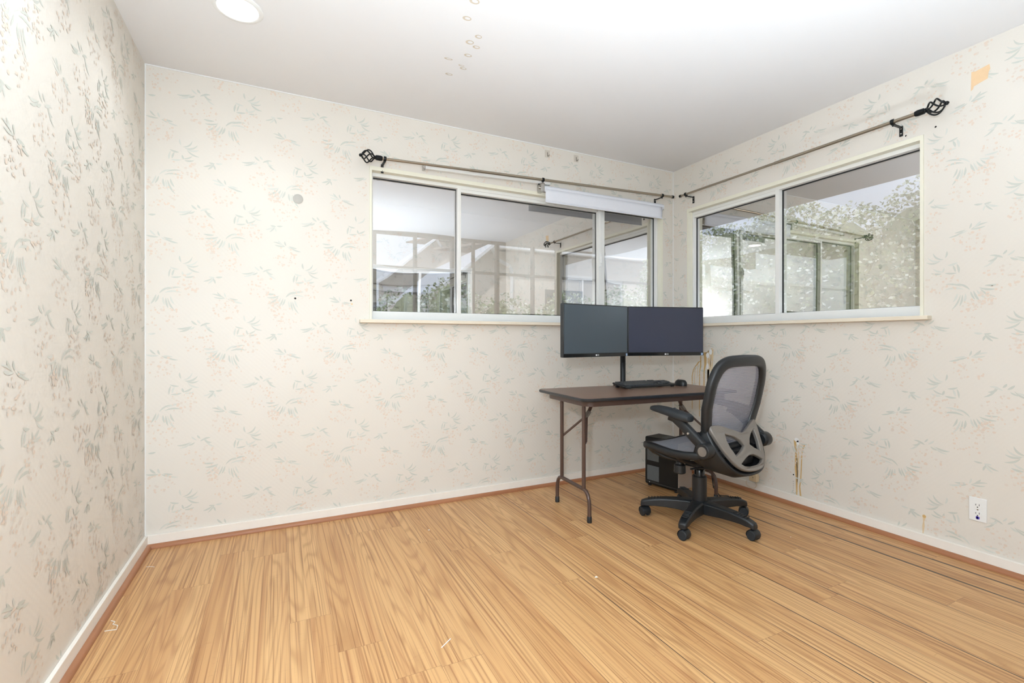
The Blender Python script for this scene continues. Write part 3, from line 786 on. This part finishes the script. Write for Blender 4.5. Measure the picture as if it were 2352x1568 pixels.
for k, (a, b, lb, sm) in enumerate(((pl,pm,'left black flat monitor of the pair above the table','screen'),(pm,pr,'right black flat monitor of the pair, nearer the room corner','screen_b'))):
    d = (b-a).normalized(); c = (a+b)/2; W = (b-a).length/2-.0008
    t = thing('monitor', lb, 'monitor', (c.x,c.y,.943), math.atan2(d.y,d.x), 'monitors above the table')
    H = .324
    MB().box((-W,.0,0),(W,.030,H)).box((-W*.62,.028,.05),(W*.62,.052,H*.8)).build('housing', 'black', t, .004)
    MB().box((-W+.006,-.0012,.024),(W-.006,.001,H-.007)).build('screen', sm, t, 0, False)
    MB().box((-W,-.0022,.0),(W,.001,.0215)).build('bezel', 'black_gloss', t, .001)
    m4 = Matrix.Translation((.006,-.0026,.0105)) @ Matrix.Rotation(PI/2,4,'X')
    text_mesh('logo', 'LG', .0135, 'white_logo', t, m4)
    m = MB(); m.lathe([(.005,-.0028),(.005,-.0022)], (-.009,0,.0105), 'y', 16); m.build('logo_disc', 'white_logo', t)
    MB().box((W-.020,-.003,.002),(W-.006,-.0021,.018)).build('sticker', 'sticker', t, 0, False)

# ------------------------------------------------------------------ computer tower
t = thing('computer_tower', 'black computer tower with two vent panels on the floor under the table', 'computer', (2.428,2.398,0), math.radians(10.6))
W, Dp, H = .165, .278, .352
MB().box((0,.004,.012),(W,Dp,H)).build('case', 'pc_black', t, .012, True, 3)
MB().box((.004,.0,.018),(W-.004,.006,H-.010)).build('rear_panel', 'pc_back', t, .002)
for z0, z1 in ((.045,.150),(.185,.275)): MB().box((-.0015,.155,z0),(.001,.255,z1)).build('side_vent', 'pc_mesh', t, 0, False)
MB().box((-.0015,.01,.030),(.001,.27,.034)).build('groove', 'slot', t, 0, False)
MB().box((.04,.06,H-.001),(.14,.17,H+.0012)).build('top_vent', 'pc_mesh', t, 0, False)
MB().lathe([(.003,-.002),(.003,.0)], (0,.235,.030), 'x', 10).build('indicator', 'white_logo', t)
for x in (.02,W-.02):
    for y in (.03,Dp-.03): MB().lathe([(.012,0),(.012,.013)], (x,y,0), 'z', 12).build('foot', 'black', t)
m = MB()
pts = [(2.598,2.34,.30),(2.612,2.30,.22),(2.628,2.285,.12),(2.636,2.29,.05),(2.655,2.255,.004),(2.70,2.22,.003)]
m.tube(pts, .0032, 8); m.tube([(2.600,2.335,.30),(2.625,2.30,.16),(2.618,2.275,.07),(2.640,2.24,.004),(2.66,2.18,.003)], .0026, 8)
o = m.build('power_cord', 'black', None); o.parent = t
Rt = Matrix.Translation(t.location) @ Matrix.Rotation(t.rotation_euler.z,4,'Z'); o.matrix_parent_inverse = Rt.inverted()

# ------------------------------------------------------------------ office chair
CYAW = math.radians(7.5)
CH = thing('office_chair', 'black office chair with grey mesh back turned to the folding table', 'office chair', (2.18,1.991,0), CYAW)
# five-star base; arm directions in chair coordinates
base_ang0 = math.atan2(.894,.449)-CYAW
arms = [base_ang0+k*2*PI/5 for k in range(5)]
m = MB()
m.lathe([(.030,.128),(.052,.126),(.060,.118),(.062,.085),(.045,.070),(.030,.066)], (0,0,0), 'z', 30)
for a in arms:
    c, s = math.cos(a), math.sin(a)
    rings = []
    for r, zt, zb, hw in ((.035,.126,.062,.040),(.075,.126,.062,.034),(.13,.124,.067,.029),(.19,.120,.070,.0265),(.25,.112,.070,.025),(.285,.104,.066,.024),(.305,.097,.066,.023),(.322,.090,.060,.021),(.328,.082,.062,.017)):
        sec = []
        for dx, z in ((-1,zb),(-1,zt-.008),(-.72,zt),(.72,zt),(1,zt-.008),(1,zb),(.7,zb-.003),(-.7,zb-.003)):
            sec.append(Vector((c*r-s*hw*dx, s*r+c*hw*dx, z)))
        rings.append(sec)
    m.ring(rings)
    for q in range(5):
        r = .215+q*.017; z = .1165-(r-.2)*.125
        m.box((-.0028,-.017,-.002),(.0028,.017,.0035), 0, Matrix.Rotation(a,4,'Z') @ Matrix.Translation((r,0,z+.0025)))
m.build('star_base', 'black', CH, .002)
cast0 = None
for k, a in enumerate(arms):
    R0 = .308; loc = (R0*math.cos(a), R0*math.sin(a), 0)
    e = bpy.data.objects.new('caster', None); e.empty_display_size = .02; COL.objects.link(e); e.parent = CH; e.location = loc
    e.rotation_euler = (0,0,[.9,-.3,.15,-.05,.5][k])
    m = MB(); m.tube([(0,0,.038),(0,0,.066)], .008, 10)
    hood = []
    for q in range(9):
        th = math.radians(-20+q*27.5); hood.append([Vector((dx, .0285*math.cos(th)*(1 if abs(dx) < .02 else .93)-.006, .029+.0285*math.sin(th)*(1 if abs(dx) < .02 else .93))) for dx in (-.026,-.018,.018,.026,.020,-.020)])
    m.ring(hood)
    m.build('hood', 'black', e, .002)
    for sx in (-1,1):
        w = MB(); w.lathe([(.001,-.0085),(.022,-.0085),(.0262,-.005),(.0262,.005),(.022,.0085),(.001,.0085)], (sx*.0165,-.006,.0264), 'x', 24); w.build('wheel', 'black_soft', e)
# gas column
m = MB(); m.lathe([(.040,.10),(.040,.262),(.0365,.266),(.034,.266)], (0,0,0), 'z', 28)
sh = m.build('gas_column', 'black', CH)
MB().lathe([(.0285,.24),(.0285,.300),(.026,.304),(.018,.304),(.018,.34)], (0,0,0), 'z', 24).build('inner_tube', 'black_gloss', sh)
# mechanism
m = MB()
m.box((-.075,-.16,.335),(.075,.10,.372)); m.box((-.05,-.06,.318),(.05,.06,.340)); m.box((-.095,-.20,.345),(.095,-.12,.375))
m.tube([(-.06,-.10,.345),(-.20,-.085,.352)], .006, 8); m.tube([(.06,.02,.345),(.24,.04,.352)], .006, 8)
mech = m.build('mechanism', 'black_steel', CH, .006)
m = MB(); m.lathe([(.020,.338),(.022,.325),(.032,.318),(.034,.275),(.030,.270),(.001,.270)], (-.065,.085,0), 'z', 20); m.build('tension_knob', 'black', CH, .001)
def film(u, v):
    rr = random.Random(int(u*97)+int(v*131)*7)
    return Vector((-.135+.15*u, -.205+.085*v, .352+.016*rr.random()))
m = MB(); m.grid(film, 9, 6); m.build('plastic_wrap', 'plastic_film', mech, 0, False)
# seat
def seat_z(x, y):
    z = .452-.020*math.exp(-((y+.02)/.13)**2)
    if y > .14: z -= ((y-.14)/.12)**2*.030
    if y < -.10: z += ((-.10-y)/.12)**2*.010
    return z-.012*(1-(x/.25)**2)
def seat_out(t, k=1.0):
    n = 4.2; c, s = math.cos(t), math.sin(t)
    y = .008+.230*math.copysign(abs(s)**(2/n), s)*k; hw = .245+.012*(y/.25)
    x = hw*math.copysign(abs(c)**(2/n), c)*k
    return x, y
path = []
for q in range(64):
    x, y = seat_out(2*PI*q/64); path.append(Vector((x,y,seat_z(x,y)-.006)))
m = MB(); m.sweep(path, (0,0,1), .019, .021, True, 12, 2.6); m.build('seat_frame', 'black', CH)
def seatm(u, v):
    y = -.215+.455*v; x = -.232+.464*u; 
    k = max(abs(x)/.238, abs(y-.012)/.23)
    return Vector((x*.985, y, seat_z(x, y)+.008))
M['mesh_seat'] = mesh_fabric('grey_seat_mesh', (150,152,160), (120,120,False), .55)
M['mesh_back'] = mesh_fabric('grey_back_mesh', (150,151,162), (110,120,True), .60)
m = MB(); m.grid(seatm, 24, 24); m.build('seat_mesh', 'mesh_seat', CH)
for sx in (-1,1):
    for y0, y1 in ((.17,.05),(.0,-.03)):
        m = MB(); m.sweep([(sx*.232,y0,.432),(sx*.215,y0-.02,.405),(sx*.175,(y0+y1)/2,.378),(sx*.12,y1,.362),(sx*.06,y1,.358)], (0,1,0), .011, .020, False, 10, 3)
        m.build('seat_bracket', 'black', CH)
m = MB()
for q in range(7):
    y = -.13+q*.045; m.tube([(-.20,y,.400),(-.12,y+.02,.388),(0,y-.015,.384),(.12,y+.02,.388),(.20,y,.400)], .0028, 6)
for x in (-.16,-.08,.08,.16): m.tube([(x,-.15,.392),(x+.01,.0,.388),(x,.16,.396)], .0028, 6)
m.build('spring_wire', 'wire', CH)
# backrest
def back_y(x, z):
    pts = ((.40,-.185),(.47,-.182),(.58,-.196),(.70,-.224),(.82,-.250),(.95,-.276))
    for (z0,y0),(z1,y1) in zip(pts, pts[1:]):
        if z <= z1: break
    f = (z-z0)/(z1-z0); return y0+(y1-y0)*f + .020*(x/.23)**2
def back_hw(z): return .228-.33*max(0,.66-z)-.20*max(0,z-.82)
def back_out(t, inset=0.):
    n = 6.2; c, s = math.cos(t), math.sin(t)
    z = .693+(.236-inset)*math.copysign(abs(s)**(2/n), s)
    hw = back_hw(z)
    x = (hw-inset)*math.copysign(abs(c)**(2/n), c)
    return x, z + (.012*(1-(x/.22)**2) if z > .7 else 0)
path = []
for q in range(72):
    x, z = back_out(2*PI*q/72); path.append(Vector((x, back_y(x,z), z)))
m = MB(); m.sweep(path, (0,1,0), .030, .022, True, 14, 2.8); m.build('back_frame', 'black', CH)
def backm(u, v):
    z = .470+.452*v; hw = back_hw(z); x = (-1+2*u)*hw*.97
    return Vector((x, back_y(x,z), z))
m = MB(); m.grid(backm, 20, 26); m.build('back_mesh', 'mesh_back', CH)
# grey X-shaped back support on a tilted plane (traced in chair coordinates)
sp_out = [(-.214,.589),(-.200,.601),(-.159,.603),(-.112,.588),(-.058,.570),(.0,.548),(.050,.566),(.110,.585),(.160,.600),(.200,.601),(.214,.589),(.206,.553),(.187,.500),(.165,.452),(.140,.412),(.108,.384),(.060,.370),(0,.366),(-.060,.370),(-.108,.384),(-.140,.412),(-.165,.452),(-.187,.500),(-.206,.553)]
cs = 1/math.cos(math.atan(.09/.21))
def up_(pts): return [(x,(z-.48)*cs) for x, z in pts]
h1 = [(-.134,.556),(-.080,.540),(-.045,.518),(-.024,.492),(-.056,.472),(-.112,.448),(-.132,.492),(-.138,.530)]
h1r = [(-x,z) for x, z in reversed(h1)]
h2 = [(-.098,.410),(-.054,.431),(-.02,.442),(.02,.442),(.054,.431),(.098,.410),(.080,.399),(.04,.392),(-.04,.392),(-.080,.399)]
tl = math.atan(.09/.21)
m4 = Matrix.Translation((0,-.24+(.48-.58)*.09/.21,.48)) @ Matrix.Rotation(PI/2-tl,4,'X')
SUP = slab2d('back_support', [(up_(sp_out),True),(up_(h1),False),(up_(h1r),False),(up_(h2),False)], .022, .005, 'grey_plastic', CH, m4)
# bend the support so its sides wrap forward
for v in SUP.data.vertices:
    v.co.y += .8*v.co.x**2
# lower shell
def ucurve(t, w, zt, zb, yt, yb, n=2.6):
    a = PI*t; c = -math.cos(a); s = math.sin(a)
    x = w*math.copysign(abs(c)**(2/n), c); k = abs(s)**(2/n)
    return Vector((x, yt+(yb-yt)*k, zt+(zb-zt)*k))
def shell(u, v):
    A = ucurve(u,.214,.600,.350,-.185,-.318); Bc = ucurve(u,.226,.570,.330,-.165,-.262); Cc = ucurve(u,.236,.530,.345,-.150,-.165,3.0); Dd = ucurve(u,.232,.505,.372,-.150,-.09,3.0)
    P = [A,Bc,Cc,Dd]; f = v*3; i = min(2,int(f)); g = f-i
    return P[i].lerp(P[i+1], g)
m = MB(); m.grid(shell, 44, 12); m.build('back_shell', 'black', CH, 0, True, 2, .014, True, None, 80)
m = MB(); m.sweep([(-.10,-.245,.40),(0,-.262,.405),(.10,-.245,.40)], (0,0,1), .015, .02, False, 10, 3); m.build('back_spine', 'black', CH)
# armrests
for sx in (-1,1):
    ar = bpy.data.objects.new('armrest', None); ar.empty_display_size = .03; COL.objects.link(ar); ar.parent = CH
    hub = Vector((sx*.270,-.225,.485))
    m = MB(); m.lathe([(.001,-.030),(.036,-.030),(.040,-.024),(.040,.020),(.030,.034)] if sx < 0 else [(.030,-.034),(.040,-.020),(.040,.024),(.036,.030),(.001,.030)], hub, 'x', 28)
    m.sweep([(sx*.232,-.190,.47), (sx*.250,-.21,.478)], (0,0,1), .03, .03, False, 10, 2.5)
    m.build('pivot_hub', 'black', ar, .001)
    m = MB()
    for r0, r1, h in ((.0245,.0235,.0325),(.019,.018,.034),(.0135,.0125,.035),(.008,.007,.036)):
        a, b = sorted((sx*.026, sx*h)); m.lathe([(r0,a),(r0,b)] if sx > 0 else [(r0,a),(r0,b)], hub, 'x', 28)
    m.build('pivot_cap', 'grey_plastic', ar)
    p0, p1 = hub+Vector((sx*.002,.012,.018)), Vector((sx*.272,-.055,.626))
    m = MB(); dv = (p1-p0)
    m.sweep([p0, p0+dv*.35, p0+dv*.75, p1+Vector((0,.006,.008)), p1+Vector((0,.035,.022))], (1,0,0), [.026,.027,.026,.034,.040], [.019,.020,.019,.020,.022], False, 14, 3.2)
    m.build('arm_link', 'black', ar)
    b0 = p0+dv*.48+Vector((sx*.020,0,0)); m = MB(); m.tube([b0, b0+Vector((sx*.004,0,0))], [.0075,.006], 14); m.build('button', 'chrome', ar)
    # pad
    m = MB(); rings = []
    for q, (y, zc, hw, hh) in enumerate(((-.148,.638,.012,.008),(-.143,.638,.027,.017),(-.128,.640,.035,.022),(-.095,.645,.039,.023),(-.04,.655,.041,.022),(.03,.664,.042,.019),(.075,.668,.040,.016),(.095,.668,.032,.013),(.103,.668,.014,.006))):
        sec = []
        for k in range(20):
            tt = 2*PI*k/20; c, s = math.cos(tt), math.sin(tt)
            sec.append(Vector((sx*.280+hw*math.copysign(abs(c)**.65,c), y, zc+hh*math.copysign(abs(s)**.65,s))))
        rings.append(sec)
    m.ring(rings); m.build('arm_pad', 'black_soft', ar)

# ------------------------------------------------------------------ scraps on the floor
o = MB().tube([(-.568,2.183,.0016),(-.532,2.176,.0016),(-.536,2.205,.0018),(-.554,2.222,.0016),(-.552,2.238,.0016),(-.567,2.253,.0016)], .0014, 6).build('thread_scrap', 'paper_scrap', None)
tag(o, 'crooked white thread lying on the floor by the left baseboard', 'thread')
o = MB().tube([(.495,1.561,.0016),(.516,1.576,.002),(.539,1.594,.0016)], .0016, 6).build('thread_scrap', 'paper_scrap', None)
tag(o, 'short straight white thread in the middle of the bare floor', 'thread')
o = MB().tube([(-.555,2.714,.0012),(-.535,2.708,.0014),(-.521,2.697,.0012)], .0010, 6).build('thread_scrap', 'paper_scrap', None)
tag(o, 'tiny white thread on the floor near the far left room corner', 'thread')
for x, y, r, lb in ((.738,2.555,.007,'white paint flake on the floor below the back window'),(1.259,1.725,.008,'white paint flake on the floor in front of the table'),(2.442,1.619,.004,'tiny white paint flake on the floor right of the chair')):
    m = MB(); n = 7; m.prism([(r*(.6+.5*RND.random())*math.cos(2*PI*k/n), r*(.5+.5*RND.random())*math.sin(2*PI*k/n)) for k in range(n)], 0, .0012)
    o = m.build('paint_flake', 'paper_scrap', None, loc=(x,y,0)); tag(o, lb, 'paint flake', 'paint flakes on the floor')

# ------------------------------------------------------------------ outside
struct(MB().box((-4,YB+.12,-.35),(16,22,-.1)).box((XR+.12,-6,-.35),(16,YB+.12,-.1)).build('ground_outside', 'patio_floor', smooth=False))
m = MB(); m.box((-2,YB+.125,2.345),(4.5,4.75,2.43)); m.box((XR+.125,-2,2.345),(4.5,YB+.12,2.43))
struct(m.build('eaves', 'patio_wood', smooth=False))
t = thing('patio_screen', 'brown timber screen of posts and rails outside the back window', 'screen', (1.9,4.6,-.1))
for x, w in ((1.19,.026),(1.58,.045),(1.80,.018),(2.07,.030),(2.50,.022),(2.83,.06),(.8,.03),(.3,.03),(3.4,.05),(4.2,.05)):
    MB().box((x-1.9-w/2,-.03,0),(x-1.9+w/2,.03,2.43)).build('post', 'patio_wood', t, 0, False)
MB().box((-1.9,-.02,1.83),(2.6,.02,1.855)).box((-1.9,-.02,.9),(2.6,.02,.925)).build('rail', 'patio_wood', t, 0, False)
MB().box((-1.9,-.05,2.16),(2.6,.05,2.43)).build('beam', 'patio_wood', t, 0, False)
def house(label, loc, W, D, H, ridge, run):
    t = thing('neighbor_house', label, 'house', loc)
    # gable end faces the room on the left part; long eave runs to the right
    MB().prism([(0,0),(W,0),(W,H),(run,H),(0,H-ridge)], 0, D, Matrix(((1,0,0,0),(0,0,1,0),(0,1,0,0),(0,0,0,1)))).build('wall', 'stucco', t, 0, False)
    m = MB(); th = .07
    for a, b in (((-.55,H-ridge-.50),(run,H+.06)),):
        m.prism([a,b,(b[0],b[1]+th),(a[0],a[1]+th)], -.45, D, Matrix(((1,0,0,0),(0,0,1,0),(0,1,0,0),(0,0,0,1))))
    m.box((run,-.45,H-.02),(W+.4,-.33,H+.12)); m.build('fascia', 'fascia', t, 0, False)
    m = MB(); m.add([(run,-.4,H+.12),(W+.4,-.4,H+.12),(W+.4,D,H+.7),(run,D,H+.7)], [(0,1,2,3)]); m.build('roof', 'roofing', t, 0, False, 2, .05)
    m = MB(); m.tube([(run-.1,-.40,H-.02),(run+.12,-.2,H-.22),(run+.45,-.04,H-.30),(run+.50,-.04,H-.4),(run+.50,-.04,.1)], .04, 8); m.build('downspout', 'fascia', t)
    m = MB(); m.box((W*.30,-.03,H-1.5),(W*.45,.01,H-.75)); m.build('window_pane', 'screen', t, 0, False)
house('beige stucco house with white gutter seen through the back window', (3.25,9.0,-.1), 6.5, 4.0, 2.98, .42, .62)
house('farther beige stucco house with a gabled roof beyond the back window', (3.40,14.6,-.1), 7.0, 4.0, 4.25, .80, 1.05)
def hedge(name, label, lumps, nleaf, seed):
    rnd = random.Random(seed); m = MB()
    for (x,y,z,rx,ry,rz) in lumps:
        bm = bmesh.new(); bmesh.ops.create_icosphere(bm, subdivisions=3, radius=1.0)
        vs = []
        for v in bm.verts:
            k = .9+.2*math.sin(v.co.x*7+x)*math.cos(v.co.z*6+y)*.5; vs.append(Vector((x+v.co.x*rx*k, y+v.co.y*ry*k, z+v.co.z*rz*k)))
        fs = [[q.index for q in fc.verts] for fc in bm.faces]; m.add(vs, fs, 0); bm.free()
    tot = sum(l[3]*l[5]+l[4]*l[5] for l in lumps)
    for (x,y,z,rx,ry,rz) in lumps:
        for q in range(int(nleaf*(rx*rz+ry*rz)/tot)):
            a = rnd.random()*2*PI; b = math.asin(rnd.uniform(-.6,1)); k = .95+.14*rnd.random()
            c = Vector((x+rx*k*math.cos(a)*math.cos(b), y+ry*k*math.sin(a)*math.cos(b), z+rz*k*math.sin(b)))
            d = Vector((rnd.uniform(-1,1),rnd.uniform(-1,1),rnd.uniform(-.6,.8))).normalized(); e = d.cross(Vector((rnd.uniform(-1,1),rnd.uniform(-1,1),rnd.uniform(-1,1)))).normalized()
            L = .034+.042*rnd.random(); w = L*.33
            m.add([c-d*L*.5, c+e*w, c+d*L*.5, c-e*w], [(0,1,2,3)], 1 if rnd.random() < .62 else 2)
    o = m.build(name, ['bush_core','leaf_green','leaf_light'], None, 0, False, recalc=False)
    tag(o, label, 'hedge'); return o
L1 = [(1.6+.7*k, 6.6+.25*math.sin(k*2.1), .55, .7, .6, 1.15+.18*math.sin(k*1.7)) for k in range(6)]
hedge('hedge', 'green hedge with pale leaves between the patio and the beige house', L1, 14000, 11)
L2 = [(7.3+.25*math.sin(k*1.9), .2+.75*k, .98+.08*math.sin(k), .85, .85, 2.06+.13*math.sin(k*2.3)) for k in range(10)]
hedge('hedge', 'tall overgrown hedge on the slope outside the right wall window', L2, 70000, 12)

t = tag(MB().box((-3.5,5.2,-.1),(.82,5.35,1.95)).box((-3.55,5.17,1.95),(.87,5.38,2.0)).build('garden_wall', 'white_wall', None, .005), 'white garden wall mirrored in the right wall window', 'garden wall')

# ------------------------------------------------------------------ world and lights
w = bpy.data.worlds.new('sky'); SC.world = w; w.use_nodes = True
bg = w.node_tree.nodes['Background']
tc = w.node_tree.nodes.new('ShaderNodeTexCoord'); sp = w.node_tree.nodes.new('ShaderNodeSeparateXYZ'); rp = w.node_tree.nodes.new('ShaderNodeValToRGB')
w.node_tree.links.new(tc.outputs['Generated'], sp.inputs[0]); w.node_tree.links.new(sp.outputs[2], rp.inputs[0]); w.node_tree.links.new(rp.outputs[0], bg.inputs[0])
rp.color_ramp.elements[0].position = .0; rp.color_ramp.elements[0].color = (.86,.90,1.0,1)
rp.color_ramp.elements[1].position = .7; rp.color_ramp.elements[1].color = (.62,.74,1.0,1)
bg.inputs[1].default_value = 1.15

def light(name, typ, loc, energy, col=(1,1,1), **kw):
    l = bpy.data.lights.new(name, typ); l.energy = energy; l.color = col
    for k, v in kw.items(): setattr(l, k, v)
    o = bpy.data.objects.new(name, l); COL.objects.link(o); o.location = loc; return o
TINT = (.82, .965, 1.11)
# photographer's flash just above and left of the lens
light('camera_flash', 'POINT', (-.19,-.02,1.38), 70, TINT, shadow_soft_size=.06)
# two added fill spots near the floor, aimed up to brighten the ceiling evenly
for x, e in ((.35,68),(1.4,132)):
    o = light('ceiling_fill', 'SPOT', (x,.40,.35), e, TINT, shadow_soft_size=.10, spot_size=math.radians(118), spot_blend=1.0)
    o.rotation_euler = (PI,0,0)
# recessed ceiling lamps: the visible one and one nearer the camera
for y, e in ((2.291,9),(1.38,16)):
    o = light('downlight', 'SPOT', (-.158,y,ZC-.02), e, (.86,.98,1.06), shadow_soft_size=.07, spot_size=math.radians(140), spot_blend=.55)
# sun on the garden, behind and left of the house
o = light('sun', 'SUN', (-6,-6,10), 2.2, (1,.97,.92), angle=.03)
o.rotation_euler = Vector((-.55,-.62,.75)).to_track_quat('Z','Y').to_euler()

# ------------------------------------------------------------------ camera and view
cd = bpy.data.cameras.new('camera'); cd.sensor_fit = 'HORIZONTAL'; cd.sensor_width = 36.0; cd.lens = 36*1090.6/2352
cd.shift_y = -6.15/2352; cd.clip_start = .02; cd.clip_end = 200
co = bpy.data.objects.new('camera', cd); COL.objects.link(co); co.location = CAM; co.rotation_euler = (PI/2,0,-math.radians(26.05))
SC.camera = co
vs = SC.view_settings; vs.view_transform = 'Standard'; vs.look = 'None'; vs.exposure = 0.10; vs.gamma = 1.0; vs.use_curve_mapping = False
SC.cycles.max_bounces = 10; SC.cycles.transparent_max_bounces = 16; SC.cycles.glossy_bounces = 6
